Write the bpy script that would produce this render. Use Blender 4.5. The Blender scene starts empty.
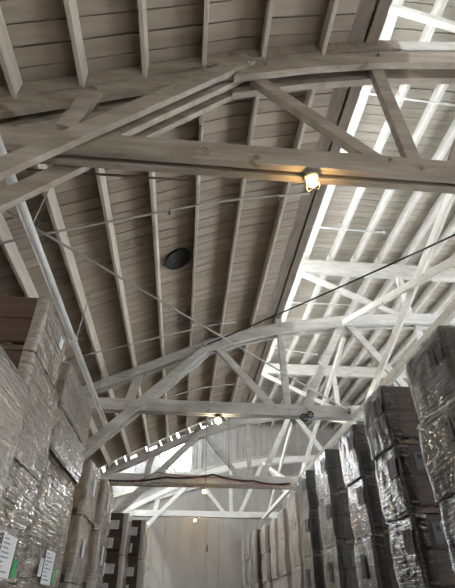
import bpy, bmesh, math, random
from mathutils import Vector, Matrix, noise
random.seed(7)
S = bpy.context.scene
COL = S.collection
ZC = 1.7                      # eye height; heights below are written from the eye, floor at -ZC

# ------------------------------------------------------------------ materials
def new_mat(name):
    m = bpy.data.materials.new(name); m.use_nodes = True
    nt = m.node_tree; nt.nodes.clear()
    return m, nt
def N(nt, kind, **kw):
    n = nt.nodes.new(kind)
    for k, v in kw.items():
        if k == 'inp':
            for a, b in v.items(): n.inputs[a].default_value = b
        else: setattr(n, k, v)
    return n
def L(nt, a, b): nt.links.new(a, b)
def ramp(nt, fac, stops):
    r = N(nt, 'ShaderNodeValToRGB'); L(nt, fac, r.inputs[0])
    e = r.color_ramp.elements
    while len(e) < len(stops): e.new(0.5)
    for q, (p, c) in zip(e, stops):
        q.position = p; q.color = (c[0], c[1], c[2], 1)
    return r.outputs[0]
def surf(name, c1, c2, scale=(3, 3, 3), rough=.8, spots=None, bump=.15, board=None, spec=.3, metal=0, detail=6, lo=.35, hi=.65):
    """two-tone weathered surface; board = axis and width of a per-board change of tone"""
    m, nt = new_mat(name)
    tc = N(nt, 'ShaderNodeTexCoord'); mp = N(nt, 'ShaderNodeMapping')
    mp.inputs['Scale'].default_value = scale
    L(nt, tc.outputs['Object'], mp.inputs[0])
    no = N(nt, 'ShaderNodeTexNoise', inp={'Scale': 1.0, 'Detail': detail, 'Roughness': .62})
    L(nt, mp.outputs[0], no.inputs['Vector'])
    col = ramp(nt, no.outputs[0], [(lo, c1), (hi, c2)])
    if board:
        sx = N(nt, 'ShaderNodeSeparateXYZ'); L(nt, tc.outputs['Object'], sx.inputs[0])
        dv = N(nt, 'ShaderNodeMath', operation='DIVIDE'); dv.inputs[1].default_value = board[1]
        L(nt, sx.outputs[board[0]], dv.inputs[0])
        fl = N(nt, 'ShaderNodeMath', operation='FLOOR'); L(nt, dv.outputs[0], fl.inputs[0])
        wn = N(nt, 'ShaderNodeTexWhiteNoise', noise_dimensions='1D'); L(nt, fl.outputs[0], wn.inputs['W'])
        mr = N(nt, 'ShaderNodeMapRange', inp={'To Min': board[2], 'To Max': 1.0}); L(nt, wn.outputs['Value'], mr.inputs['Value'])
        hs = N(nt, 'ShaderNodeHueSaturation'); L(nt, mr.outputs[0], hs.inputs['Value']); L(nt, col, hs.inputs['Color'])
        col = hs.outputs[0]
    if spots:
        n2 = N(nt, 'ShaderNodeTexNoise', inp={'Scale': spots[1], 'Detail': 3})
        L(nt, tc.outputs['Object'], n2.inputs['Vector'])
        f = ramp(nt, n2.outputs[0], [(spots[2], (0, 0, 0)), (spots[2] + .06, (1, 1, 1))])
        mx = N(nt, 'ShaderNodeMixRGB'); L(nt, f, mx.inputs[0]); L(nt, col, mx.inputs[1])
        mx.inputs[2].default_value = (*spots[0], 1); col = mx.outputs[0]
    p = N(nt, 'ShaderNodeBsdfPrincipled', inp={'Roughness': rough, 'Metallic': metal, 'Specular IOR Level': spec})
    L(nt, col, p.inputs['Base Color'])
    if bump:
        b = N(nt, 'ShaderNodeBump', inp={'Strength': bump, 'Distance': .02}); L(nt, no.outputs[0], b.inputs['Height'])
        L(nt, b.outputs[0], p.inputs['Normal'])
    o = N(nt, 'ShaderNodeOutputMaterial'); L(nt, p.outputs[0], o.inputs[0])
    return m
def film(name, tint, clear, rough, ang, amount=.8, seed=0., milk=(.7, .7, .7), ior=1.45, dist=.03, grain=(6, 2.4, 26)):
    """stretch film: clear plastic with long pulled creases"""
    m, nt = new_mat(name)
    tc = N(nt, 'ShaderNodeTexCoord'); mp = N(nt, 'ShaderNodeMapping')
    mp.inputs['Rotation'].default_value = (ang, 0, 0); mp.inputs['Scale'].default_value = grain
    mp.inputs['Location'].default_value = (seed, seed * 2, 0)
    L(nt, tc.outputs['Object'], mp.inputs[0])
    n1 = N(nt, 'ShaderNodeTexNoise', inp={'Scale': 1.0, 'Detail': 3, 'Roughness': .55, 'Distortion': .6}); L(nt, mp.outputs[0], n1.inputs['Vector'])
    n2 = N(nt, 'ShaderNodeTexNoise', inp={'Scale': 5.0, 'Detail': 2}); L(nt, tc.outputs['Object'], n2.inputs['Vector'])
    ad = N(nt, 'ShaderNodeMath', operation='MULTIPLY_ADD'); ad.inputs[1].default_value = .55
    L(nt, n2.outputs[0], ad.inputs[0]); L(nt, n1.outputs[0], ad.inputs[2])
    b = N(nt, 'ShaderNodeBump', inp={'Strength': amount, 'Distance': dist}); L(nt, ad.outputs[0], b.inputs['Height'])
    p = N(nt, 'ShaderNodeBsdfPrincipled', inp={'Base Color': (*milk, 1), 'Roughness': rough, 'Specular IOR Level': .8, 'Coat Weight': .25, 'Coat Roughness': .12})
    L(nt, b.outputs[0], p.inputs['Normal']); L(nt, b.outputs[0], p.inputs['Coat Normal'])
    t = N(nt, 'ShaderNodeBsdfTransparent', inp={'Color': (*tint, 1)})
    gl = N(nt, 'ShaderNodeBsdfGlossy', inp={'Color': (1, 1, 1, 1), 'Roughness': rough}); L(nt, b.outputs[0], gl.inputs['Normal'])
    fr = N(nt, 'ShaderNodeFresnel', inp={'IOR': ior}); L(nt, b.outputs[0], fr.inputs['Normal'])
    mx = N(nt, 'ShaderNodeMixShader', inp={0: clear}); L(nt, p.outputs[0], mx.inputs[1]); L(nt, t.outputs[0], mx.inputs[2])
    m2 = N(nt, 'ShaderNodeMixShader'); L(nt, fr.outputs[0], m2.inputs[0]); L(nt, mx.outputs[0], m2.inputs[1]); L(nt, gl.outputs[0], m2.inputs[2])
    o = N(nt, 'ShaderNodeOutputMaterial'); L(nt, m2.outputs[0], o.inputs[0])
    return m
def plain(name, c, rough=.6, metal=0, emit=None, spec=.4):
    m, nt = new_mat(name)
    p = N(nt, 'ShaderNodeBsdfPrincipled', inp={'Base Color': (*c, 1), 'Roughness': rough, 'Metallic': metal, 'Specular IOR Level': spec})
    if emit:
        p.inputs['Emission Color'].default_value = (*emit[0], 1); p.inputs['Emission Strength'].default_value = emit[1]
    o = N(nt, 'ShaderNodeOutputMaterial'); L(nt, p.outputs[0], o.inputs[0])
    return m
def pane_mat(name):
    m, nt = new_mat(name)
    t = N(nt, 'ShaderNodeBsdfTransparent', inp={'Color': (.93, .96, 1, 1)})
    d = N(nt, 'ShaderNodeBsdfTranslucent', inp={'Color': (.9, .93, 1, 1)})
    g = N(nt, 'ShaderNodeBsdfGlossy', inp={'Roughness': .1})
    a = N(nt, 'ShaderNodeMixShader', inp={0: .15}); L(nt, t.outputs[0], a.inputs[1]); L(nt, d.outputs[0], a.inputs[2])
    b = N(nt, 'ShaderNodeMixShader', inp={0: .05}); L(nt, a.outputs[0], b.inputs[1]); L(nt, g.outputs[0], b.inputs[2])
    o = N(nt, 'ShaderNodeOutputMaterial'); L(nt, b.outputs[0], o.inputs[0])
    return m

M = {}
M['timber'] = surf('weathered_paint', (.27, .235, .19), (.40, .36, .305), (1.6, 9, 9), .75, ((.2, .16, .12), 3.0, .68), .12)
M['timber_white'] = surf('white_paint', (.46, .445, .405), (.58, .565, .52), (3, 3, 8), .7, ((.45, .41, .35), 4.0, .72), .1)
M['timber_bright'] = surf('lightest_white_paint', (.74, .73, .7), (.84, .83, .8), (3, 3, 8), .65, ((.5, .46, .4), 4.0, .74), .08)  # lightest of the truss paints, used on the far truss
M['timber_grey'] = surf('grey_paint', (.38, .37, .345), (.52, .505, .47), (1.6, 9, 9), .75, ((.28, .24, .2), 3.5, .7), .12)
M['timber_dark'] = surf('bare_old_timber', (.2, .17, .14), (.3, .26, .215), (9, 2, 9), .85, None, .2)
M['brace_white'] = surf('brace_paint', (.7, .67, .6), (.82, .8, .74), (4, 4, 4), .7, ((.4, .34, .27), 6.0, .7), .1)
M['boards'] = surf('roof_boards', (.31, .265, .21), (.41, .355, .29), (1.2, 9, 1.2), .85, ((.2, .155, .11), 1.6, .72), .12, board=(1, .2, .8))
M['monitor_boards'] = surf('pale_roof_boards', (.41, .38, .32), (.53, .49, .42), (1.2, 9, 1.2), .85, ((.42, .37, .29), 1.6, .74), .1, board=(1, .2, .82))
M['purlin'] = surf('purlin_paint', (.48, .44, .37), (.62, .575, .5), (8, 2, 8), .75, ((.34, .28, .21), 4.0, .7), .1)
M['deck'] = plain('roofing_felt', (.72, .72, .7), .9)
M['wallboard'] = surf('wall_panels', (.40, .385, .355), (.50, .485, .45), (1.2, 1, .5), .8, ((.33, .29, .24), 1.3, .7), .05, board=(0, .6, .9))
M['siding'] = surf('gable_siding', (.42, .42, .41), (.56, .56, .55), (3, 3, 3), .8, ((.3, .28, .25), 3.0, .68), .1)
M['sidewall'] = surf('side_walls', (.34, .33, .31), (.46, .45, .42), (1, 1, 1), .85, None, .05)
M['concrete'] = surf('concrete', (.17, .165, .155), (.26, .25, .235), (.8, .8, .8), .6, ((.2, .19, .18), 2.0, .66), .05)
M['pipe'] = surf('painted_pipe', (.5, .5, .48), (.66, .66, .64), (6, 3, 6), .4, ((.3, .25, .2), 9.0, .7), .03, spec=.5)
M['iron'] = surf('rusty_iron', (.07, .055, .045), (.16, .12, .09), (30, 30, 30), .6, None, .1, spec=.5)
M['cable'] = plain('black_cable', (.02, .02, .022), .5)
M['redcable'] = plain('red_cable', (.3, .05, .04), .5)
M['rod'] = plain('grey_rod', (.34, .33, .31), .5, .3)
M['duct'] = surf('dark_sheet_metal', (.012, .012, .012), (.03, .03, .03), (9, 9, 9), .8, None, .1, spec=.5)
M['glass'] = pane_mat('window_glass')
M['frame'] = plain('window_frame', (.7, .7, .68), .6)
M['kraft'] = surf('kraft_carton', (.35, .28, .205), (.45, .37, .28), (2, 2, 8), .8, None, .05)
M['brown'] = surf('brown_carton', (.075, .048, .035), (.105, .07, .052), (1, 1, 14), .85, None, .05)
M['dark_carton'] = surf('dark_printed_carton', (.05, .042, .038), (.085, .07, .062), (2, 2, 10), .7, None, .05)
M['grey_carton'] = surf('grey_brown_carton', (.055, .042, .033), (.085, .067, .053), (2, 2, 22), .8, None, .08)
M['tan'] = surf('tan_carton', (.17, .125, .09), (.24, .18, .135), (2, 2, 8), .8, None, .05)
M['tape'] = plain('packing_tape', (.4, .3, .19), .3)
M['pallet'] = surf('pallet_wood', (.09, .068, .045), (.15, .115, .08), (4, 4, 20), .85, None, .1)
M['paper'] = plain('paper', (.68, .69, .7), .6)
M['darkpaper'] = plain('grey_label_paper', (.075, .075, .078), .5)
M['ink'] = plain('ink', (.14, .14, .15), .6)
M['green'] = plain('green_sticker', (.06, .36, .13), .5)
M['film_left'] = film('clear_film', (.9, .88, .84), .5, .07, math.radians(38), 1.0, 0., (.42, .375, .32), 1.65, .085, (3.5, 1.3, 16))
M['film_left_hazy'] = film('hazy_film', (.9, .88, .85), .3, .16, math.radians(-25), .8, 3., (.47, .44, .4), 1.5, .05)
M['film_milky'] = film('milky_film', (.9, .88, .84), .25, .1, math.radians(30), .9, 11., (.4, .36, .31), 1.6, .07, (3.5, 1.3, 16))
M['film_right'] = film('smoky_film', (.7, .68, .66), .3, .1, math.radians(12), .6, 5., (.032, .03, .028), 1.38, .035)
M['film_far'] = film('far_film', (.85, .83, .8), .3, .24, math.radians(20), .7, 8., (.5, .45, .4))
M['porcelain'] = plain('lamp_holder', (.25, .23, .2), .4)
M['bulb_warm'] = plain('glowing_bulb', (1, .8, .5), .3, 0, ((1, .62, .22), 95))
M['bulb_white'] = plain('glowing_white_bulb', (1, .95, .85), .3, 0, ((1, .84, .6), 170))

# ------------------------------------------------------------------ mesh helpers
def up(p): return Vector((p[0], p[1], p[2] + ZC))
def box(bm, c, s, rot=None):
    r = bmesh.ops.create_cube(bm, size=1)
    mt = Matrix.Translation(c) @ (rot.to_4x4() if rot else Matrix()) @ Matrix.Diagonal((*s, 1))
    bmesh.ops.transform(bm, matrix=mt, verts=r['verts'])
    return r['verts']
def bar(bm, a, b, w, h, side=None, bev=.006):
    """timber from a to b; w across 'side' axis (default y), h across the third axis"""
    a, b = Vector(a), Vector(b); d = b - a; ln = d.length; d.normalize()
    side = Vector(side or (0, 1, 0)); side = (side - d * side.dot(d)).normalized(); t = d.cross(side)
    rot = Matrix((d, side, t)).transposed()
    t2 = bmesh.new(); box(t2, (0, 0, 0), (ln, w, h))
    if bev: bmesh.ops.bevel(t2, geom=t2.edges[:], offset=bev, segments=1, affect='EDGES')
    bmesh.ops.transform(t2, matrix=Matrix.Translation((a + b) / 2) @ rot.to_4x4(), verts=t2.verts)
    me = bpy.data.meshes.new('tmp'); t2.to_mesh(me); t2.free(); bm.from_mesh(me); bpy.data.meshes.remove(me)
def tube(bm, pts, r, n=10):
    pts = [Vector(p) for p in pts]; rings = []
    for i, p in enumerate(pts):
        d = (pts[min(i + 1, len(pts) - 1)] - pts[max(i - 1, 0)]).normalized()
        s = d.cross(Vector((0, 0, 1)) if abs(d.z) < .95 else Vector((1, 0, 0))).normalized(); t = d.cross(s)
        rings.append([bm.verts.new(p + (s * math.cos(2 * math.pi * k / n) + t * math.sin(2 * math.pi * k / n)) * r) for k in range(n)])
    for a, b in zip(rings, rings[1:]):
        for k in range(n): bm.faces.new((a[k], a[(k + 1) % n], b[(k + 1) % n], b[k])).smooth = True
    bm.faces.new(rings[0][::-1]); bm.faces.new(rings[-1])
def lathe(bm, c, prof, n=20):
    rings = []
    for r, z in prof:
        rings.append([bm.verts.new((c[0] + r * math.cos(2 * math.pi * k / n), c[1] + r * math.sin(2 * math.pi * k / n), c[2] + z)) for k in range(n)])
    for a, b in zip(rings, rings[1:]):
        for k in range(n): bm.faces.new((a[k], a[(k + 1) % n], b[(k + 1) % n], b[k])).smooth = True
    bm.faces.new(rings[0][::-1]); bm.faces.new(rings[-1])
def sweep(bm, pts, y0, y1, h):
    """a timber that follows a bent line (x, z of its upper edge) between y0 and y1, h deep"""
    rings = []
    for x, z in pts:
        rings.append([bm.verts.new(v) for v in ((x, y0, z), (x, y1, z), (x, y1, z - h), (x, y0, z - h))])
    for a, b in zip(rings, rings[1:]):
        for k in range(4): bm.faces.new((a[k], b[k], b[(k + 1) % 4], a[(k + 1) % 4]))
    bm.faces.new(rings[0]); bm.faces.new(rings[-1][::-1])
def link(name, bm, mat, parent=None, **props):
    bmesh.ops.recalc_face_normals(bm, faces=bm.faces[:])
    me = bpy.data.meshes.new(name); bm.to_mesh(me); bm.free()
    o = bpy.data.objects.new(name, me); COL.objects.link(o)
    me.materials.append(mat)
    if parent: o.parent = parent
    for k, v in props.items(): o[k] = v
    return o
def thing(name, label, cat, loc=(0, 0, 0), group=None):
    o = bpy.data.objects.new(name, None); COL.objects.link(o); o.location = loc
    o['label'] = label; o['category'] = cat
    if group: o['group'] = group
    o.empty_display_size = .2
    return o
def local(bm, root): bmesh.ops.translate(bm, verts=bm.verts, vec=-Vector(root.location))
def part(name, bm, mat, root, **props):
    local(bm, root); return link(name, bm, mat, root, **props)
ORD = ['first', 'second', 'third', 'fourth', 'fifth', 'sixth', 'seventh', 'eighth', 'ninth', 'tenth', 'eleventh', 'twelfth', 'thirteenth']

# ------------------------------------------------------------------ roof line
TCP = [(-3.9, 2.9), (-2.17, 3.88), (.38, 5.13), (2.1, 5.69), (3.7, 5.98), (5.2, 6.12), (6.7, 6.22), (9, 6.2), (10.6, 6.05)]
def TC(x):
    for (a, b), (c, d) in zip(TCP, TCP[1:]):
        if x <= c: return b + (d - b) * (x - a) / (c - a)
    return TCP[-1][1]
TY = [2.68, 9.05, 15.25, 21.6]
YF, YB = -5.0, 22.6            # wall behind the camera, far wall
XL, XR = -3.75, 10.6
ZM = 8.06                      # underside of the monitor boards

# ------------------------------------------------------------------ the shell
bm = bmesh.new(); box(bm, ((XL + XR) / 2, (YF + YB) / 2, -.1), (XR - XL + .4, YB - YF + .4, .2)); link('floor', bm, M['concrete'], kind='structure')
def board_roof(xs, zf, y0, y1, w=.2):
    bm = bmesh.new(); y = y0; rng = random.Random(3)
    while y < y1 - .02:
        dz = rng.uniform(0, .006); g = rng.uniform(.008, .018); e = min(y + w, y1)
        rings = []
        for x in xs:
            z = zf(x) + dz + ZC
            rings.append([bm.verts.new(v) for v in ((x, y + g, z), (x, e - g * .2, z), (x, e - g * .2, z + .03), (x, y + g, z + .03))])
        for a, b in zip(rings, rings[1:]):
            for k in range(4): bm.faces.new((a[k], b[k], b[(k + 1) % 4], a[(k + 1) % 4]))
        bm.faces.new(rings[0]); bm.faces.new(rings[-1][::-1])
        y += w
    return bm
lx = [XL - .1, -2.17, -.9, .38, 1.2, 2.08]
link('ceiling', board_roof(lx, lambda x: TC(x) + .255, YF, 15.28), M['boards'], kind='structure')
sx0, sx1, sy0, sy1 = 8.2, 10.3, 3.0, 13.0       # unseen skylight, added to brighten the left stacks and their film
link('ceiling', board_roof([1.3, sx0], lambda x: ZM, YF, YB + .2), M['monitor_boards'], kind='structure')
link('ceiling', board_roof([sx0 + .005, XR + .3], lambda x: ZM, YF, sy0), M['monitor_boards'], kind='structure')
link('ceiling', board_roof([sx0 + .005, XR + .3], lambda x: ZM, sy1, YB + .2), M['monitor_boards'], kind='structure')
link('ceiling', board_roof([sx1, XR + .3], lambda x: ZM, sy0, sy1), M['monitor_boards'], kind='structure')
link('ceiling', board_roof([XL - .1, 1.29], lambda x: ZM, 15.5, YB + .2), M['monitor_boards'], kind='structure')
bm = bmesh.new()
sweep(bm, [(x, TC(x) + .37 + ZC) for x in lx], YF, 15.25, .06); link('ceiling', bm, M['deck'], kind='structure')
bm = bmesh.new()
for a, b, c, d in ((1.25, sx0, YF - .2, YB + .2), (sx0, 10.95, YF - .2, sy0), (sx0, 10.95, sy1, YB + .2), (sx1, 10.95, sy0, sy1)): box(bm, ((a + b) / 2, (c + d) / 2, ZM + .1 + ZC), (b - a, d - c, .08))
box(bm, (-1.2, 19.1, ZM + .1 + ZC), (5.1, 7.2, .08))
link('ceiling', bm, M['deck'], kind='structure')
# side walls
bm = bmesh.new()
box(bm, (XL - .06, 5.15, 2.35), (.12, 20.4, 4.7))
box(bm, (XL - .06, 19, 3.3), (.12, 7.3, 6.6)); box(bm, (XL - .06, 19, 9.55), (.12, 7.3, .5))
for y in (15.5, 17.9, 20.3, 22.6): box(bm, (XL - .06, y, 7.25), (.12, .2, 4.2))
link('wall_left', bm, M['sidewall'], kind='structure')
bm = bmesh.new()
yw0, yw1, zw0, zw1 = -.5, 15.5, 1.5, 5.4  # unseen low window band, added to bring daylight in from the right
box(bm, (XR + .06, (YF + yw0) / 2, 4.9), (.12, yw0 - YF, 9.8)); box(bm, (XR + .06, (yw1 + YB) / 2, 4.9), (.12, YB - yw1, 9.8))
box(bm, (XR + .06, (yw0 + yw1) / 2, zw0 / 2), (.12, yw1 - yw0, zw0)); box(bm, (XR + .06, (yw0 + yw1) / 2, (zw1 + 9.8) / 2), (.12, yw1 - yw0, 9.8 - zw1))
for y in (2.7, 5.9, 9.1, 12.3): box(bm, (XR + .06, y, (zw0 + zw1) / 2), (.12, .2, zw1 - zw0))
link('wall_right', bm, M['sidewall'], kind='structure')
bm = bmesh.new()
box(bm, (-.5, YF - .06, 4.9), (6.6, .12, 9.8)); box(bm, (7.9, YF - .06, 4.9), (5.6, .12, 9.8)); box(bm, (3.95, YF - .06, 6.2), (2.3, .12, 7.2))  # gap between them: unseen door opening added to let daylight in
link('wall_front', bm, M['sidewall'], kind='structure')
WIN = [0]
def window(frame_bm, pane_bm):
    WIN[0] += 1
    f = link('window_%d' % WIN[0], frame_bm, M['frame'], kind='structure')
    link('window_pane', pane_bm, M['glass'], f)
    return f
# high left windows of the far bay, then the added right-wall band and skylight
fb, pb = bmesh.new(), bmesh.new()
for y0, y1 in ((15.6, 17.8), (18, 20.2), (20.4, 22.5)):
    for k in range(4): box(fb, (XL - .06, y0 + (y1 - y0) * k / 3, 7.95), (.06, .05, 2.7))
    for z in (6.65, 7.9, 9.25): box(fb, (XL - .06, (y0 + y1) / 2, z), (.06, y1 - y0, .05))
    box(pb, (XL - .06, (y0 + y1) / 2, 7.95), (.01, y1 - y0, 2.7))
window(fb, pb)
fb, pb = bmesh.new(), bmesh.new()
for k in range(19): box(fb, (XR + .06, yw0 + k * (yw1 - yw0) / 18, (zw0 + zw1) / 2), (.06, .05, zw1 - zw0))
for z in (zw0 + .03, 3.0, 4.2, 5.4, zw1 - .03): box(fb, (XR + .06, (yw0 + yw1) / 2, z), (.06, yw1 - yw0, .05))
box(pb, (XR + .06, (yw0 + yw1) / 2, (zw0 + zw1) / 2), (.01, yw1 - yw0, zw1 - zw0)); window(fb, pb)
fb, pb = bmesh.new(), bmesh.new()  # bars and pane of the added skylight
for k in range(9): box(fb, ((sx0 + sx1) / 2, sy0 + (sy1 - sy0) * k / 8, ZM + .09 + ZC), (sx1 - sx0, .06, .1))
for x in (sx0, (sx0 + sx1) / 2, sx1): box(fb, (x, (sy0 + sy1) / 2, ZM + .09 + ZC), (.06, sy1 - sy0, .1))
box(pb, ((sx0 + sx1) / 2, (sy0 + sy1) / 2, ZM + .1 + ZC), (sx1 - sx0, sy1 - sy0, .01)); window(fb, pb)
# clerestory over the edge of the left roof
fb, pb = bmesh.new(), bmesh.new()
for y in [YF + .1 + .9 * k for k in range(23)]: box(fb, (2.02, y, 6.99 + ZC), (.07, .06, 1.55))
for z in (6.24, 6.97, 7.72): box(fb, (2.02, (YF + 15.25) / 2, z + ZC), (.07, 15.25 - YF, .06))
box(pb, (2.02, (YF + 15.25) / 2, 6.97 + ZC), (.01, 15.25 - YF, 1.5)); window(fb, pb)
bm = bmesh.new(); box(bm, (2.02, (YF + 15.3) / 2, 7.9 + ZC), (.1, 15.3 - YF, .32)); box(bm, (2.02, (YF + 15.3) / 2, 6.15 + ZC), (.1, 15.3 - YF, .16))
link('trim_1', bm, M['timber_white'], kind='structure')
# boarded step between the end of the left roof and the roof of the far bay
bm = bmesh.new()
rings = []
for x in (XL, -2.17, .38, 1.95): rings.append([bm.verts.new(v) for v in ((x, 15.4, TC(x) + .3 + ZC), (x, 15.46, TC(x) + .3 + ZC), (x, 15.46, ZM + ZC), (x, 15.4, ZM + ZC))])
for a, b in zip(rings, rings[1:]):
    for k in range(4): bm.faces.new((a[k], b[k], b[(k + 1) % 4], a[(k + 1) % 4]))
link('wall_step', bm, M['siding'], kind='structure')
bm = bmesh.new(); rng = random.Random(5)          # uneven blocking boards over the last truss, daylight shows between them
x = XL
while x < 1.9:
    e = x + rng.uniform(.12, .4); lo = rng.choice((.02, .06, .1, .14, .0)); xm = (x + e) / 2
    bar(bm, (x, 15.3, TC(x) + (.25 + lo) / 2 + ZC), (e - .02, 15.3, TC(e - .02) + (.25 + lo) / 2 + ZC), .025, .25 - lo, bev=0); x = e + rng.choice((0, 0, .05))
link('trim_4', bm, M['timber_grey'], kind='structure')

# ------------------------------------------------------------------ far wall
ARC = [(XL, 4.2), (-1.2, 4.98), (.36, 5.44), (1.87, 5.85), (2.9, 6.11), (4.6, 6.36), (5.8, 6.2), (8, 5.8), (XR, 5.0)]
def arc(x):
    for (a, b), (c, d) in zip(ARC, ARC[1:]):
        if x <= c: return b + (d - b) * (x - a) / (c - a)
    return ARC[-1][1]
bm = bmesh.new(); x = XL
while x < XR:
    e = min(x + .6, XR)
    for a, b in ((x + .006, e - .006),):
        vs = []
        for yy in (YB, YB + .08): vs += [bm.verts.new(p) for p in ((a, yy, 0), (b, yy, 0), (b, yy, arc(b) + ZC), (a, yy, arc(a) + ZC))]
        for f in ((0, 1, 2, 3), (4, 5, 6, 7), (0, 1, 5, 4), (1, 2, 6, 5), (2, 3, 7, 6), (3, 0, 4, 7)): bm.faces.new([vs[k] for k in f])
    x = e
sweep(bm, [(x, z + ZC) for x, z in ARC], YB + .09, YB + .14, 3.0); box(bm, ((XL + XR) / 2, YB + .12, 1.6), (XR - XL, .05, 3.2)); box(bm, (3.2, YB + .11, 4.2), (14.3, .04, 2.6))
# upright boards of the gable on the right, above the bent beam
x = 1.95
while x < XR:
    e = min(x + .3, XR); z0 = min(arc(x), arc(e))
    box(bm, ((x + e) / 2, YB + .04 + .012 * (int(x * 10) % 2), (z0 + 8.1) / 2 + ZC), (e - x - .012, .05, 8.1 - z0)); x = e
box(bm, (6.3, YB + .14, 7 + ZC), (8.7, .04, 2.6))
link('wall_back', bm, M['wallboard'], kind='structure')
bm = bmesh.new(); sweep(bm, [(x, z + .12 + ZC) for x, z in ARC], YB - .16, YB - .002, .2); link('trim_2', bm, M['timber_white'], kind='structure')
bm = bmesh.new(); sweep(bm, [(x, z - .62 + ZC) for x, z in ARC[:5]], YB - .12, YB - .002, .12); link('trim_3', bm, M['timber_white'], kind='structure')
# window in the gable, sloping head
def sl(x): return 5.75 + (x + 2.92) * .535
fb, pb = bmesh.new(), bmesh.new()
for x in (-1.3, -.55, .25): bar(fb, (x, YB + .04, 5.0 + ZC), (x, YB + .04, sl(x) + ZC), .1, .07)
for z in (5.62,): bar(fb, (-1.3, YB + .04, z + ZC), (.25, YB + .04, z + ZC), .1, .07)
bar(fb, (-1.3, YB + .04, sl(-1.3) + ZC), (.25, YB + .04, sl(.25) + ZC), .1, .09)
v = [pb.verts.new((x, YB + .05, z + ZC)) for x, z in ((-1.3, 5.62), (.25, 5.62), (.25, sl(.25)), (-1.3, sl(-1.3)))]; pb.faces.new(v); window(fb, pb)
# glazed strip that climbs along the gable
fb, pb = bmesh.new(), bmesh.new()
for k in range(12):
    x = -3.6 + k * .5; bar(fb, (x, YB + .04, sl(x) + ZC), (x, YB + .04, 8.05 + ZC), .08, .05)
v = [pb.verts.new((x, YB + .05, min(sl(x) + dz, 8.06) + ZC)) for x, dz in ((-3.7, 0), (1.9, 0), (1.9, 3), (-3.7, 3))]; pb.faces.new(v); window(fb, pb)
def hatch(x0, x1, zlo, zhi, up_right=True):
    """panel of slanting siding boards inside a frame"""
    bm = bmesh.new(); w = .075
    for k in range(-40, 60):
        c = x0 + k * w * 2.1
        seg = []
        for t in [i * .02 for i in range(0, 220)]:
            x = c + t * (1 if up_right else -1); z = 4.6 + t
            if x0 <= x <= x1 and zlo(x) <= z <= zhi(x): seg.append((x, z))
        if len(seg) > 4: bar(bm, (seg[0][0], YB + .05, seg[0][1] + ZC), (seg[-1][0], YB + .05, seg[-1][1] + ZC), .05, w, bev=0)
    v = [bm.verts.new((x, YB + .13, z + ZC)) for x, z in ((x0 - .06, zlo(x0)), (x1 + .06, zlo(x1)), (x1 + .06, zhi(x1)), (x0 - .06, zhi(x0)))]; bm.faces.new(v)
    for a, b in ((x0, x0), (x1, x1)): bar(bm, (a, YB + .01, zlo(a) + ZC), (b, YB + .01, zhi(b) + ZC), .08, .09)
    xm = (x0 + x1) / 2; bar(bm, (xm, YB + .01, zlo(xm) + ZC), (xm, YB + .01, zhi(xm) + ZC), .07, .07)
    return bm
hp = [(-3.6, -1.36, arc, sl), (.3, .6, arc, sl), (.7, 1.9, arc, lambda x: sl(x) - .02), (-1.28, .24, arc, lambda x: 5.58)]
hl = ['white slanting siding panel at the low left corner of the far gable', 'narrow slanting siding strip right of the bright gable window',
      'slatted slanting siding panel between bright window and upright grey boards', 'low slanting siding panel directly beneath the bright gable window']
for (a, b, c, d), t in zip(hp, hl):
    link('siding_panel', hatch(a, b, c, d, False), M['siding'], label=t, category='siding panel', group='siding panels of the far gable')
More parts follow.
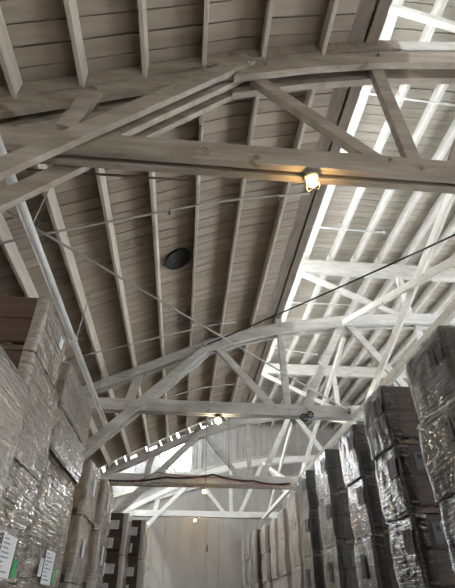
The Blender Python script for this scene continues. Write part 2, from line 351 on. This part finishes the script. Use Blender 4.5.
# ------------------------------------------------------------------ trusses
tname = ['weathered timber roof truss crossing the top of the photo, nearest the camera',
         'grey timber roof truss across the middle with the white-lit bulb under its chord',
         'grey timber roof truss behind the middle one, cables strung along its chord',
         'white painted timber roof truss standing in front of the far panelled wall']
tmat = ['timber', 'timber_grey', 'timber_grey', 'timber_bright']
def dense(pts, n=5):
    out = []
    for (a, b), (c, d) in zip(pts, pts[1:]):
        for k in range(n): out.append((a + (c - a) * k / n, b + (d - b) * k / n))
    return out + [pts[-1]]
for i, Y in enumerate(TY):
    m = M[tmat[i]]
    T = thing('roof_truss', tname[i], 'roof truss', (0, Y, 3.37 + ZC), 'bowed timber roof trusses')
    zb = 3.37 + ZC
    for s in (-1, 1):
        bm = bmesh.new(); bar(bm, (-3.6, Y + s * .062, zb + .13), (10.5, Y + s * .062, zb + .13), .075, .26); part('bottom_chord', bm, m, T)
        bm = bmesh.new(); sweep(bm, [(x, z + ZC) for x, z in ((-3.6, TC(-3.6)), (-2.17, 3.88), (.48, TC(.48)))], Y + s * .085 - .0375, Y + s * .085 + .0375, .2); part('rafter_chord', bm, m, T)
        arcp = [(.3, TC(.3) - .01), (1.2, TC(1.2) + .03), (2.1, TC(2.1)), (3.7, TC(3.7)), (5.2, TC(5.2)), (6.7, TC(6.7)), (9, TC(9)), (10.5, TC(10.5))]
        bm = bmesh.new(); sweep(bm, [(x, z + ZC - .02) for x, z in arcp], Y + s * .1 - .04, Y + s * .1 + .04, .27); part('bowed_chord', bm, m, T)
    if i == 0:
        bm = bmesh.new(); sweep(bm, [(x, TC(x) + .235 + ZC) for x in (-3.6, -2.17, .42)], Y - .145, Y - .05, .225); part('chord_lamination', bm, m, T)
        bm = bmesh.new(); sweep(bm, [(x, TC(x) + .235 + ZC) for x in (.3, 1.2, 2.1, 2.42)], Y - .16, Y - .05, .225); part('chord_lamination', bm, M['timber_dark'], T)
        bm = bmesh.new(); sweep(bm, [(x, TC(x) + .225 + ZC) for x in (2.43, 3.7, 5.2, 6.7, 9)], Y - .15, Y - .05, .215); part('chord_lamination', bm, M['timber_white'], T)
    kx0, kz0, kx1, kz1 = (.42, 5.1, -3.3, 1.3) if i == 0 else (.42, 4.98, -3.3, 1.22)
    for s in (-1, 0, 1):
        bm = bmesh.new(); a, e = (kx0, kz0), (kx1, kz1)
        if s == 0: f = (kz0 - 3.5) / (kz0 - kz1); e = (kx0 + (kx1 - kx0) * f, 3.5)
        bar(bm, (a[0] + (.06 if s < 0 else 0), Y + s * .15, a[1] + (.06 if s < 0 else 0) + ZC), (e[0], Y + s * .15, e[1] + ZC), .07, .19 if i == 0 else .17); part('knee_brace', bm, m, T)
    def web(name, a, b, w=.08, h=.16, dy=0):
        bm = bmesh.new(); bar(bm, (a[0], Y + dy, a[1] + ZC), (b[0], Y + dy, b[1] + ZC), w, h); part(name, bm, m, T)
    web('web_post', (-1.13, TC(-1.13) - .16), (-1.26, 3.6), .06, .19, -.14 if i == 0 else 0)
    web('web_diagonal', (.55, 5.0), (1.82, 3.56), .09, .15)
    web('web_post', (2.08, 5.55), (2.12, 3.55), .09, .15)
    web('web_diagonal', (3.62, 5.76), (2.5, 3.56), .09, .17)
    web('web_diagonal', (3.8, 5.78), (5.3, 3.56), .09, .17)
    web('web_post', (5.6, 5.95), (5.6, 3.6), .09, .15)
    web('web_diagonal', (7.3, 5.95), (5.9, 3.62), .09, .17)
    web('web_post', (7.5, 5.95), (7.5, 3.6), .09, .15)
    web('web_diagonal', (7.7, 5.95), (9.1, 3.62), .09, .17)
    if i < 3:
        mw = M['timber_white']
        bm = bmesh.new(); yo = Y - (.28 if i == 0 else 0); bar(bm, (2.0, yo, 7.56 + ZC), (10.5, yo, 7.6 + ZC), .14, .42); part('monitor_beam', bm, mw, T)
        for x in (2.06, 5.48, 7.9):
            bm = bmesh.new(); bar(bm, (x, Y, TC(x) + ZC - .1), (x, Y, 7.4 + ZC), .1, .16); part('monitor_post', bm, mw, T)
        for a, b in (((2.55, 7.42), (5.2, 6.1)),):
            bm = bmesh.new(); bar(bm, (a[0], Y - .02, a[1] + ZC), (b[0], Y - .02, b[1] + ZC), .09, .15); part('monitor_brace', bm, mw, T)
    # bolts with square washers
    bm_pts = [(.05, 3.5), (1.82, 3.56), (2.12, 3.46), (2.5, 3.56), (-1.3, 3.5), (.45, 4.98), (.66, 5.08), (2.08, 5.56), (3.66, 5.84), (-1.12, 4.3), (.3, 4.9), (-.3, 4.35)]
    for q, (x, z) in enumerate(bm_pts):
        yo = Y - (.186 if 4.3 < z < 5.0 and -.5 < x < .5 else (.142 if z > 4 else .104))
        b = bmesh.new(); box(b, (x, yo, z + ZC), (.055, .01, .055))
        r = bmesh.ops.create_cone(b, segments=6, radius1=.02, radius2=.02, depth=.03, cap_ends=True)
        bmesh.ops.transform(b, matrix=Matrix.Translation((x, yo - .02, z + ZC)) @ Matrix.Rotation(math.pi / 2, 4, 'X'), verts=r['verts'])
        part('bolt', b, m, T)
    if i == 0:
        b = bmesh.new(); box(b, (-.02, Y - .105, 3.5 + ZC), (.16, .008, .15))
        for dx in (-.04, .04):
            for dz in (-.035, .035):
                r = bmesh.ops.create_uvsphere(b, u_segments=8, v_segments=4, radius=.014); bmesh.ops.translate(b, verts=r['verts'], vec=(-.02 + dx, Y - .108, 3.5 + dz + ZC))
        part('splice_plate', b, M['timber'], T)

# ------------------------------------------------------------------ purlins and joists
px = [1.38, .64, -.04, -.66, -1.26, -1.85, -2.44, -3.05]
for k, x in enumerate(px):
    s = .5 if x < .4 else .35
    bm = bmesh.new(); z = TC(x) + .005 + ZC
    bar(bm, (x, YF, z + .125), (x, 15.33, z + .125), .052, .245, (1, 0, 0))
    link('roof_purlin', bm, M['purlin'], label='%s grey purlin to the left of the dark eave beam under the low roof' % ORD[k], category='purlin', group='purlins under the low left roof')
bm = bmesh.new()
root = thing('eave_beam', 'dark doubled timber beam along the edge between dim roof and bright raised roof', 'beam', (1.93, YF, 5.8 + ZC))
for dx, h in ((-.11, .3), (.115, .24)):
    b = bmesh.new(); bar(b, (1.93 + dx, YF, 5.83 + h / 2 + ZC), (1.93 + dx, 15.33, 5.83 + h / 2 + ZC), .15 if dx > 0 else .22, h, (1, 0, 0)); part('plank', b, M['timber_dark'], root)
bm.free()
jx = [2.3, 2.98, 3.67, 4.35, 5.03, 5.7, 6.38, 7.06, 7.74]
for k, x in enumerate(jx):
    t = thing('monitor_joist', '%s white joist from the dark eave beam under the bright raised roof' % ORD[k], 'joist', (x, YF, 7.8 + ZC), 'white joists under the raised roof')
    b = bmesh.new(); bar(b, (x, YF, 7.93 + ZC), (x, YB - .02, 7.93 + ZC), .085, .26, (1, 0, 0)); part('joist', b, M['timber_white'], t)
    for Y in TY[1:3]:
        b = bmesh.new(); bar(b, (x - .075, Y - .16, 7.88 + ZC), (x - .075, Y + .1, 7.88 + ZC), .06, .16, (1, 0, 0)); part('cleat', b, M['timber_white'], t)

# ------------------------------------------------------------------ longitudinal bracing on the right
for k in range(3):
    y0, y1 = TY[k], TY[k + 1]
    w = ['between the nearest and the middle truss', 'between the middle truss and the one behind it', 'between the cable-strung truss and the far white truss'][k]
    b = bmesh.new(); bar(b, (3.52, y0 + .14, 3.36 + ZC), (3.52, y1 - .14, 3.36 + ZC), .1, .13, (1, 0, 0)); 
    link('tie_beam', b, M['brace_white'], label='pale tie beam above the right-hand stacks ' + w, category='tie beam', group='tie beams over the right stacks')
    b = bmesh.new(); bar(b, (3.63, y0 + .16, 3.4 + ZC), (3.63, y1 - .16, 5.74 + ZC), .06, .14, (1, 0, 0))
    link('sway_brace', b, M['brace_white'], label='bright brace climbing away from the camera ' + w, category='brace', group='crossed braces over the right stacks')
    b = bmesh.new(); bar(b, (3.71, y0 + .16, 5.5 + ZC), (3.71, y1 - .16, 3.44 + ZC), .06, .17, (1, 0, 0))
    link('sway_brace', b, M['brace_white'], label='bright brace falling away from the camera ' + w, category='brace', group='crossed braces over the right stacks')

# ------------------------------------------------------------------ pipes, rods, cables
t = thing('sprinkler_main', 'thick pale pipe running along above the left pallet stacks', 'pipe', (-1.78, 2.9, 3.3 + ZC))
b = bmesh.new(); tube(b, [(-1.78, -1, 3.3 + ZC), (-1.78, 9.7, 3.3 + ZC)], .05, 16); part('pipe', b, M['pipe'], t)
for y in (5.9, 9.6):
    b = bmesh.new(); tube(b, [(-1.78, y, 3.3 + ZC), (-1.78, y + .07, 3.3 + ZC)], .066, 16); part('coupling', b, M['pipe'], t)
for y in (3.6, 6.1, 8.3):
    b = bmesh.new(); tube(b, [(-1.78, y, 3.34 + ZC), (-1.74, y + .05, TC(-1.74) + .2 + ZC)], .008, 6); part('hanger_rod', b, M['rod'], t)
def branch(x0, y0, x1, y1, label, n=3, dz=-.09):
    t = thing('sprinkler_branch', label, 'pipe', (x0, y0, TC(x0) + dz + ZC), 'sprinkler branch pipes')
    pts = []
    for k in range(9):
        x = x0 + (x1 - x0) * k / 8; pts.append((x, y0 + (y1 - y0) * k / 8, TC(x) + dz + ZC))
    b = bmesh.new(); tube(b, pts, .017, 8); part('pipe', b, M['rod'], t)
    for k in range(1, 8, 3):
        p = pts[k]; b = bmesh.new(); lathe(b, (p[0], p[1], p[2] - .05), [(.004, -.03), (.024, -.025), (.024, -.02), (.012, 0), (.016, .06)], 10); part('sprinkler_head', b, M['iron'], t)
        b = bmesh.new(); tube(b, [p, (p[0], p[1], TC(p[0]) + .22 + ZC)], .006, 6); part('hanger_rod', b, M['rod'], t)
branch(-2.6, 4.25, 1.75, 4.72, 'thin sprinkler pipe under the dim roof closest to the nearest truss')
branch(-2.3, 7.5, .95, 8.3, 'thin sprinkler pipe crossing the dim roof just before the middle truss')
branch(-1.4, 10.8, 1.3, 11.8, 'thin sprinkler pipe under the dim roof beyond the middle truss')
t = thing('sprinkler_branch', 'thin dark level pipe just past the knee brace of the nearest truss', 'pipe', (-1.9, 3.3, 3.9 + ZC), 'sprinkler branch pipes')
b = bmesh.new(); tube(b, [(-1.9, 3.3, 3.9 + ZC), (-.04, 3.3, 3.91 + ZC)], .014, 8); part('pipe', b, M['iron'], t)
b = bmesh.new(); tube(b, [(-.04, 3.3, 3.86 + ZC), (-.04, 3.3, TC(-.04) + ZC)], .02, 8); part('hanger_rod', b, M['pipe'], t)
b = bmesh.new(); bar(b, (1.135, YB - .03, 2.16 + ZC), (1.135, YB - .03, 2.44 + ZC), .03, .06)
link('wall_hook', b, M['iron'], label='small dark upright hook on the far panelled wall', category='hook')
def mbranch(x0, x1, y0, y1, label):
    t = thing('sprinkler_branch', label, 'pipe', (x0, y0, 7.66 + ZC), 'sprinkler branch pipes')
    b = bmesh.new(); tube(b, [(x0, y0, 7.66 + ZC), (x1, y1, 7.66 + ZC)], .02, 8); part('pipe', b, M['pipe'], t)
    b = bmesh.new(); tube(b, [(x1, y1, 7.66 + ZC), (x1 + .07, y1, 7.66 + ZC)], .035, 10); part('end_cap', b, M['pipe'], t)
    for x in (x0 + .6, x0 + 1.35):
        b = bmesh.new(); tube(b, [(x, y0 + (y1 - y0) * (x - x0) / (x1 - x0), 7.66 + ZC), (x + .02, y0 + .1, ZM + ZC)], .008, 6); part('hanger_rod', b, M['rod'], t)
mbranch(2.2, 4.55, 7.62, 7.66, 'short white capped pipe under the raised roof before the middle truss')
mbranch(2.2, 4.75, 10.9, 10.86, 'short white pipe under the raised roof past the first white cross beam')
mbranch(2.2, 4.5, 13.6, 14.1, 'short white pipe under the raised roof before the second white cross beam')
mbranch(2.2, 5.4, 4.14, 4.28, 'white pipe under the raised roof seen behind the nearest truss')
t = thing('tie_rod', 'thin diagonal steel rod from the nearest truss to the middle truss', 'rod', (-2.9, 2.65, 3.5 + ZC))
b = bmesh.new(); tube(b, [(-2.9, 2.75, 3.5 + ZC), (3.42, 8.9, 3.5 + ZC)], .014, 8); part('rod', b, M['rod'], t)
b = bmesh.new(); box(b, (3.42, 8.9, 3.5 + ZC), (.06, .05, .1)); part('anchor_plate', b, M['iron'], t)
def cable(pts, r, mat, label, sag=.0, name='power_cable'):
    out = []
    for a, c in zip(pts, pts[1:]):
        for k in range(10):
            f = k / 10; p = Vector(a).lerp(Vector(c), f); p.z += ZC - sag * math.sin(math.pi * f); out.append(p)
    p = Vector(pts[-1]); p.z += ZC; out.append(p)
    b = bmesh.new(); tube(b, out, r, 8); link(name, b, M[mat], label=label, category='cable')
cable([(.35, 8.86, 4.95), (4.62, 2.55, 4.02)], .015, 'cable', 'black cable slanting across the bright raised roof', .05)
cable([(-2.4, 15.0, 3.36), (-.6, 15.04, 3.5), (.9, 15.04, 3.62), (2.2, 15.04, 3.45), (3.4, 15.04, 3.4)], .03, 'cable', 'thick black cable bundle draped along the truss with strung cables', .06)
cable([(-2.0, 14.9, 3.2), (-.9, 14.92, 3.62), (1.0, 14.92, 3.5), (3.4, 14.92, 3.3)], .012, 'redcable', 'thin red cable drooping beside the black cable bundle', .05)
t = thing('conduit', 'long rusty conduit beam hanging just below the cable-strung truss', 'conduit', (-2.2, 14.6, 3.14 + ZC))
b = bmesh.new(); bar(b, (-2.4, 14.75, 3.2 + ZC), (3.9, 14.75, 3.2 + ZC), .09, .09); part('channel', b, M['timber_dark'], t)
for x in (-1.26, .64, 1.38):
    b = bmesh.new(); tube(b, [(x, 14.75, 3.22 + ZC), (x, 14.75, TC(x) + ZC)], .008, 6); part('hanger', b, M['iron'], t)
cable([(-2.2, 21.44, 3.38), (-.4, 21.44, 3.4), (3.9, 21.44, 3.38)], .014, 'cable', 'thin dark wire along the lower edge of the far white truss', .03)
# round duct opening in the roof boards
cx, cyy = -.345, 5.98
nrm = Vector((-.545, 0, 1)).normalized(); xv = Vector((1, 0, .545)).normalized(); yv = Vector((0, 1, 0)); c0 = Vector((cx, cyy, TC(cx) + .25 + ZC))
def disc(bm, r0, r1, d0, d1, n=28):
    rings = []
    for r, d in ((r0, d0), (r1, d0), (r1, d1), (r0, d1)):
        rings.append([bm.verts.new(c0 - nrm * d + (xv * math.cos(6.2832 * k / n) + yv * math.sin(6.2832 * k / n)) * r) for k in range(n)])
    for a, b in zip(rings, rings[1:] + rings[:1]):
        for k in range(n): bm.faces.new((a[k], a[(k + 1) % n], b[(k + 1) % n], b[k]))
t = thing('roof_vent', 'round dark vent in the dim roof boards between two purlins', 'vent', c0)
b = bmesh.new(); disc(b, .215, .245, 0, .05); part('collar', b, M['duct'], t)
b = bmesh.new(); disc(b, .001, .216, .002, .02); part('damper', b, M['duct'], t)
b = bmesh.new(); bar(b, c0 - xv * .1 - nrm * .03 + yv * .1, c0 + xv * .14 - nrm * .03 + yv * .12, .02, .01); part('damper_handle', b, M['duct'], t)
t = thing('cable_pulley', 'pair of small dark pulley wheels under the chord of the middle truss', 'pulley', (2.45, 8.8, 3.3 + ZC))
for dx, dz, r in ((-.06, -.02, .07), (.075, .05, .062)):
    for q in range(1):
        b = bmesh.new()
        pts = [(2.45 + dx + r * math.cos(6.2832 * k / 20), 8.78, 3.3 + dz + r * math.sin(6.2832 * k / 20) + ZC) for k in range(21)]; tube(b, pts, .018, 6)
        for a in range(3): bar(b, (2.45 + dx - r * math.cos(a * 1.047), 8.78, 3.3 + dz - r * math.sin(a * 1.047) + ZC), (2.45 + dx + r * math.cos(a * 1.047), 8.78, 3.3 + dz + r * math.sin(a * 1.047) + ZC), .014, .014)
        part('wheel', b, M['cable'], t)
b = bmesh.new(); bar(b, (2.38, 8.84, 3.28 + ZC), (2.56, 8.9, 3.46 + ZC), .03, .05); part('bracket', b, M['iron'], t)

# ------------------------------------------------------------------ lamps
def lamp(p, warm, label, top, r=.05):
    t = thing('bulb_lamp', label, 'lamp', (p[0], p[1], p[2] + ZC), 'bare bulbs under the trusses')
    z = p[2] + ZC
    b = bmesh.new(); lathe(b, (p[0], p[1], z), [(.03, .035), (.06, .04), (.075, top * .6), (.06, top * .92), (.045, top)], 20); part('socket', b, M['porcelain'], t)
    b = bmesh.new(); lathe(b, (p[0], p[1], z), [(.004, -r), (r * .6, -r * .82), (r * .95, -r * .3), (r, 0), (r * .85, r * .55), (r * .5, r * 1.05), (r * .45, r * 1.3)], 20)
    part('bulb', b, M['bulb_warm' if warm else 'bulb_white'], t, label='glowing bulb')
    for a in range(4):
        an = a * math.pi / 2 + .4; pts = [(p[0] + math.cos(an) * .075 * f, p[1] + math.sin(an) * .075 * f, z + h) for f, h in ((1, .06), (1.15, 0), (.9, -.06), (.1, -.09))]
        b = bmesh.new(); tube(b, pts, .004, 5); part('guard_wire', b, M['rod'], t)
lamp((1.03, 2.66, 3.25), True, 'warm glowing bare bulb hanging from the nearest truss', .115)
lamp((.62, 9.05, 3.25), False, 'white glowing bulb under the middle truss', .115)
lamp((.61, 14.75, 3.04), True, 'glowing bulb under the conduit of the cable-strung truss', .11)
lamp((.53, 21.6, 3.27), True, 'small orange bulb under the far white truss', .095)

# ------------------------------------------------------------------ pallet loads
def carton_bm(sx, sy, sz):
    b = bmesh.new(); box(b, (0, 0, 0), (sx, sy, sz)); bmesh.ops.bevel(b, geom=b.edges[:], offset=.012, segments=2, affect='EDGES'); return b
def film_bm(sx, sy, h, seed, rough=.014, aisle=0):
    """wrinkled sleeve of film round the sides, folded in at the top"""
    b = bmesh.new(); rows, n = 18, 72; rings = []
    def per(f):
        q = f * 4; k = int(q) % 4; u = q - int(q)
        c = [(-1, -1), (1, -1), (1, 1), (-1, 1)]; a, e = c[k], c[(k + 1) % 4]
        x, y = a[0] + (e[0] - a[0]) * u, a[1] + (e[1] - a[1]) * u
        return x, y
    for j in range(rows + 2):
        v = min(j, rows) / rows; ring = []
        for k in range(n):
            x, y = per(k / n)
            pw = (abs(x) ** 40 + abs(y) ** 40) ** (1 / 40); x, y = x / pw, y / pw
            q = Vector((x * 2 + seed * 7, y * 2, v * 3))
            d = noise.noise(q * 1.3) * rough * 1.5 + noise.noise(Vector((x * 5 + seed, y * 5 + v * 4, v * 9 - y * 4))) * rough
            bul = .018 * math.sin(math.pi * v) + .012
            s = 1 if j <= rows else .86
            ring.append(b.verts.new(((x * sx / 2) * s + (x * (bul + d)), (y * sy / 2) * s + y * (bul + d), v * h + (0 if j <= rows else .004))))
        rings.append(ring)
    for a, e in zip(rings, rings[1:]):
        for k in range(n): b.faces.new((a[k], a[(k + 1) % n], e[(k + 1) % n], e[k])).smooth = True
    if aisle: bmesh.ops.delete(b, geom=[f for f in b.faces if f.calc_center_median().x * (1 if aisle > 0 else -1) < sx / 2 - (.2 if abs(aisle) > 1.0015 else .1)], context='FACES')
    return b
def pallet_bm(sx, sy):
    b = bmesh.new()
    for k in range(3): box(b, (0, (k - 1) * (sy / 2 - .06), .05), (sx, .09, .06))
    for k in range(5): box(b, ((k - 2) * (sx / 4 - .03), 0, .09), (.1, sy, .02)); 
    for k in range(3): box(b, ((k - 1) * (sx / 2 - .06), 0, .01), (.1, sy, .02))
    return b
CACHE = {}
def mesh_of(key, make, mat):
    if key not in CACHE:
        b = make(); bmesh.ops.recalc_face_normals(b, faces=b.faces[:]); me = bpy.data.meshes.new(key[0]); b.to_mesh(me); b.free(); me.materials.append(mat); CACHE[key] = me
    return CACHE[key]
def child(name, me, root, loc=(0, 0, 0), rot=(0, 0, 0), **props):
    o = bpy.data.objects.new(name, me); COL.objects.link(o); o.parent = root; o.location = loc; o.rotation_euler = rot
    for k, v in props.items(): o[k] = v
    return o
def label_sheet(root, side, u, z, w, h, sx, kind, sy):
    """side 'c' = aisle face, 'f' = face towards the camera"""
    dark = kind == 'dark'
    sgn = root['_s']
    b = bmesh.new(); box(b, (0, 0, 0), (.004, w, h))
    rot = (0, 0, 0 if side == 'c' else math.pi / 2)
    loc = (sgn * (sx / 2 + .05), u, z) if side == 'c' else (u, -(sy / 2 + .003), z)
    o = link('label', b, M['darkpaper'] if dark else M['paper'], root, label='dark grey label' if dark else 'white printed label')
    o.location = loc; o.rotation_euler = rot
    b = bmesh.new()
    f = sgn if side == 'c' else -1
    if dark: box(b, (f * .003, 0, h * .22), (.002, w * .4, w * .4))
    else:
        rr = random.Random(int(u * 1000 + z * 77))
        for k in range(8):
            ww = w * rr.uniform(.2, .7); box(b, (f * .003, -(w * .42 - ww / 2), h * (.4 - k * .11)), (.002, ww, h * .028))
    pr = link('print', b, M['ink'] if not dark else M['cable'], o)
    if kind == 'green':
        b = bmesh.new(); box(b, (0, 0, 0), (.004, .13, .17)); g = link('sticker', b, M['green'], root, label='green sticker'); g.location = (loc[0], loc[1] + w * .5 + .12, loc[2] - .08)
def load(side, xf, y0, y1, z0, h, label, group, style, seed, dx=1.15, labels=(), lumpy=False, tilt=0):
    """one wrapped load standing with its aisle face at xf, from y0 to y1, its underside at z0"""
    sy = y1 - y0 - .04; s = 1 if side == 'L' else -1
    x = xf - s * (dx / 2 + .03)
    R = thing('pallet_load', label, 'pallet load', (x, (y0 + y1) / 2, z0 + ZC), group)
    R['_s'] = s; R.rotation_euler = (0, 0, tilt)
    k = (round(dx, 2), round(sy, 2))
    child('pallet', mesh_of(('pallet', *k), lambda: pallet_bm(dx - .04, sy - .04), M['pallet']), R)
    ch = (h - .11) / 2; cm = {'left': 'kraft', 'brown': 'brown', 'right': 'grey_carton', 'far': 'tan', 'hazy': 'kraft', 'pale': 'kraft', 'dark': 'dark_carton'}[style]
    me = mesh_of(('carton', round(dx, 2), round(sy, 2), round(ch, 2), cm), lambda: carton_bm(dx - .03, sy / 2 - .008, ch - .006), M[cm])
    rr = random.Random(seed)
    for a in range(2):
        for c in range(2):
            child('carton', me, R, (rr.uniform(-.012, .012), (c - .5) * (sy / 2), .105 + ch * (a + .5)))
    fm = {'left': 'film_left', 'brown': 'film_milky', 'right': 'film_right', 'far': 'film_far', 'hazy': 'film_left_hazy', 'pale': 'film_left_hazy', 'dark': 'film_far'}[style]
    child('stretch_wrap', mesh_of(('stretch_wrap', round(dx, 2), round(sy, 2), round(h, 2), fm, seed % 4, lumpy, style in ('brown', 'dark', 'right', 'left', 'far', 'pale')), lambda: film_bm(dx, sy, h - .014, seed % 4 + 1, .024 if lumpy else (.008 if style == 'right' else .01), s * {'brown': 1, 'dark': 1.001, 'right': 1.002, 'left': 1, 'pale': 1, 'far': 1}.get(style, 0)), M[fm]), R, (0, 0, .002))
    for q in labels: label_sheet(R, q[0], q[1], q[2], q[3], q[4], dx, q[5], sy)
    del R['_s']
    return R

# left row: (aisle face x, near y, far y, loads from the floor up, style)
LEFT = [
    (-1.66, 3.42, 4.55, [1.25, 1.15, 1.2], 'hazy', 'pale hazy stack at the left edge of the photo'),
    (-1.75, 4.62, 6.0, [1.85, 1.15, 1.11, .74], 'left', 'tallest left stack with the bare brown end'),
    (-1.77, 6.1, 8.12, [1.80, 1.62, .60, .70], 'left', 'left stack just before the middle truss brace'),
    (-1.84, 9.34, 10.55, [1.06, 1.06, 1.06, 1.0], 'pale', 'lumpy left stack behind the middle truss brace'),
    (-1.68, 10.62, 11.85, [1.03, 1.03, 1.03, 1.03], 'pale', 'pale lumpy left stack past the middle truss'),
    (-1.36, 12.6, 13.6, [.94, .94, .94, .94], 'dark', 'dark left stack with white labels on its end'),
    (-1.00, 13.9, 14.92, [.95, .95, .95, .95], 'dark', 'last visible left stack beside the far wall'),
]
lev = {3: ['bottom', 'middle', 'top'], 4: ['bottom', 'second-lowest', 'second-highest', 'top'], 5: ['bottom', 'second-lowest', 'middle', 'second-highest', 'top']}
for si, (xf, y0, y1, hs, st, desc) in enumerate(LEFT):
    z = -ZC
    for li, h in enumerate(hs):
        labs = []
        s2 = st
        if si == 1 and li >= 2: s2 = 'brown'
        if si == 1 and li == 1: labs = [('c', -.02, .3, .42, .36, 'green')]
        if si == 2 and li == 1: labs = [('c', .06, .38, .5, .38, 'green'), ('c', -.33, .36, .16, .2, 'white')]
        if si == 1 and li == 3: labs = [('c', .2, .5, .15, .14, 'white')]
        if si == 3: labs = [('c', -.15, .55, .2, .3, 'white')]
        if si == 4: labs = [('c', -.2, .6, .2, .34, 'white'), ('c', .3, .4, .16, .24, 'white')]
        if si in (5, 6): labs = [('f', .2, .66, .34, .2, 'white'), ('f', .1, .26, .36, .22, 'white')]
        j = random.Random(si * 10 + li).uniform(-.025, .02) if li else 0
        load('L', xf + j, y0, y1 - (.3 if si == 1 and li == 3 else 0), z, h, '%s film-wrapped load in the %s' % (lev[len(hs)][li], desc), 'wrapped loads in the left stacks', s2, si * 5 + li, 1.15, labs, si in (3, 4))
        z += h
RIGHT = [
    (3.0, 4.45, 5.54), (3.0, 6.28, 7.16), (3.02, 7.75, 8.7), (3.0, 9.62, 10.66), (2.98, 11.45, 12.5), (3.0, 12.9, 14.1), (3.0, 14.55, 15.6),
    (3.0, 16.1, 17.1), (2.92, 17.6, 18.6), (2.7, 18.9, 19.9), (2.66, 20.1, 21.1), (2.59, 21.25, 22.3)]
RZ = [2.93, 2.93, 2.82, 2.92, 2.93, 2.74, 2.58, 2.55, 2.55, 2.6, 2.57, 2.52]
for si, (xf, y0, y1) in enumerate(RIGHT):
    H = RZ[si] + ZC; h = H / 5; z = -ZC
    for li in range(5):
        st = 'right' if si < 5 else ('far' if si != 9 else 'brown')
        labs = []
        sy = y1 - y0
        if si < 5 and li in (2, 3, 4): labs = [('c', -sy * .22, .62, .13, .26, 'dark'), ('c', -sy * .38, .62, .13, .26, 'dark')] if li > 2 or si in (1,) else [('c', 0, .5, .2, .34, 'dark')]
        if si < 5 and li in (2, 3): labs.append(('f', -.25, .7, .15, .24, 'dark')); labs.append(('f', -.02, .7, .15, .24, 'dark'))
        if si == 9: labs = [('f', -.15, .5, .25, .16, 'white')]
        j = random.Random(si * 10 + li + 99).uniform(-.03, .03) if li else 0
        kind = 'smoky dark film-wrapped load' if si < 5 else ('brown carton load' if si == 9 else 'pale film-wrapped load')
        load('R', xf + j, y0, y1, z, h, '%s %s in the %s stack of the right row' % (lev[5][li], kind, 'nearest' if si == 0 else ORD[si] + ' nearest'),
             'wrapped loads in the right stacks', st, si * 7 + li, 1.15, labs)
        z += h

# ------------------------------------------------------------------ light and camera
w = bpy.data.worlds.new('sky'); S.world = w; w.use_nodes = True
nt = w.node_tree; nt.nodes.clear()
bg = N(nt, 'ShaderNodeBackground', inp={'Color': (1, .985, .955, 1), 'Strength': 9.0}); o = N(nt, 'ShaderNodeOutputWorld'); L(nt, bg.outputs[0], o.inputs[0])
sun = bpy.data.lights.new('sun', 'SUN'); sun.energy = 11; sun.angle = .03; sun.color = (1, .95, .86)
so = bpy.data.objects.new('sun', sun); COL.objects.link(so)
so.rotation_euler = Vector((.48, .12, -.87)).to_track_quat('-Z', 'Y').to_euler()

cam = bpy.data.cameras.new('camera'); co = bpy.data.objects.new('camera', cam); COL.objects.link(co)
cam.sensor_fit = 'VERTICAL'; cam.sensor_height = 36; cam.lens = 443 / 588 * 36; cam.clip_end = 200; cam.clip_start = .05
d = Vector((178 - 227.5, 294 - 612, 443)).normalized(); u = Vector((1., 618, 443)); u = (u - d * u.dot(d)).normalized(); xx = Vector((u.y * d.z - u.z * d.y, u.z * d.x - u.x * d.z, u.x * d.y - u.y * d.x))
R3 = Matrix((xx, d, u))
if R3[0][0] < 0: R3 = Matrix((-xx, d, u))
right, upv, fwd = R3.col[0], R3.col[1], R3.col[2]
rot = Matrix((right, upv, -fwd)).transposed()
co.matrix_world = Matrix.Translation((0, 0, ZC)) @ rot.to_4x4()
S.camera = co
S.view_settings.view_transform = 'Standard'; S.view_settings.look = 'None'; S.view_settings.gamma = 1; S.view_settings.use_curve_mapping = False
S.view_settings.exposure = 0.53
S.cycles.max_bounces = 8; S.cycles.diffuse_bounces = 6; S.cycles.transparent_max_bounces = 12; S.cycles.glossy_bounces = 3
S.cycles.sample_clamp_indirect = 8; S.cycles.use_denoising = True; S.cycles.caustics_reflective = False; S.cycles.caustics_refractive = False
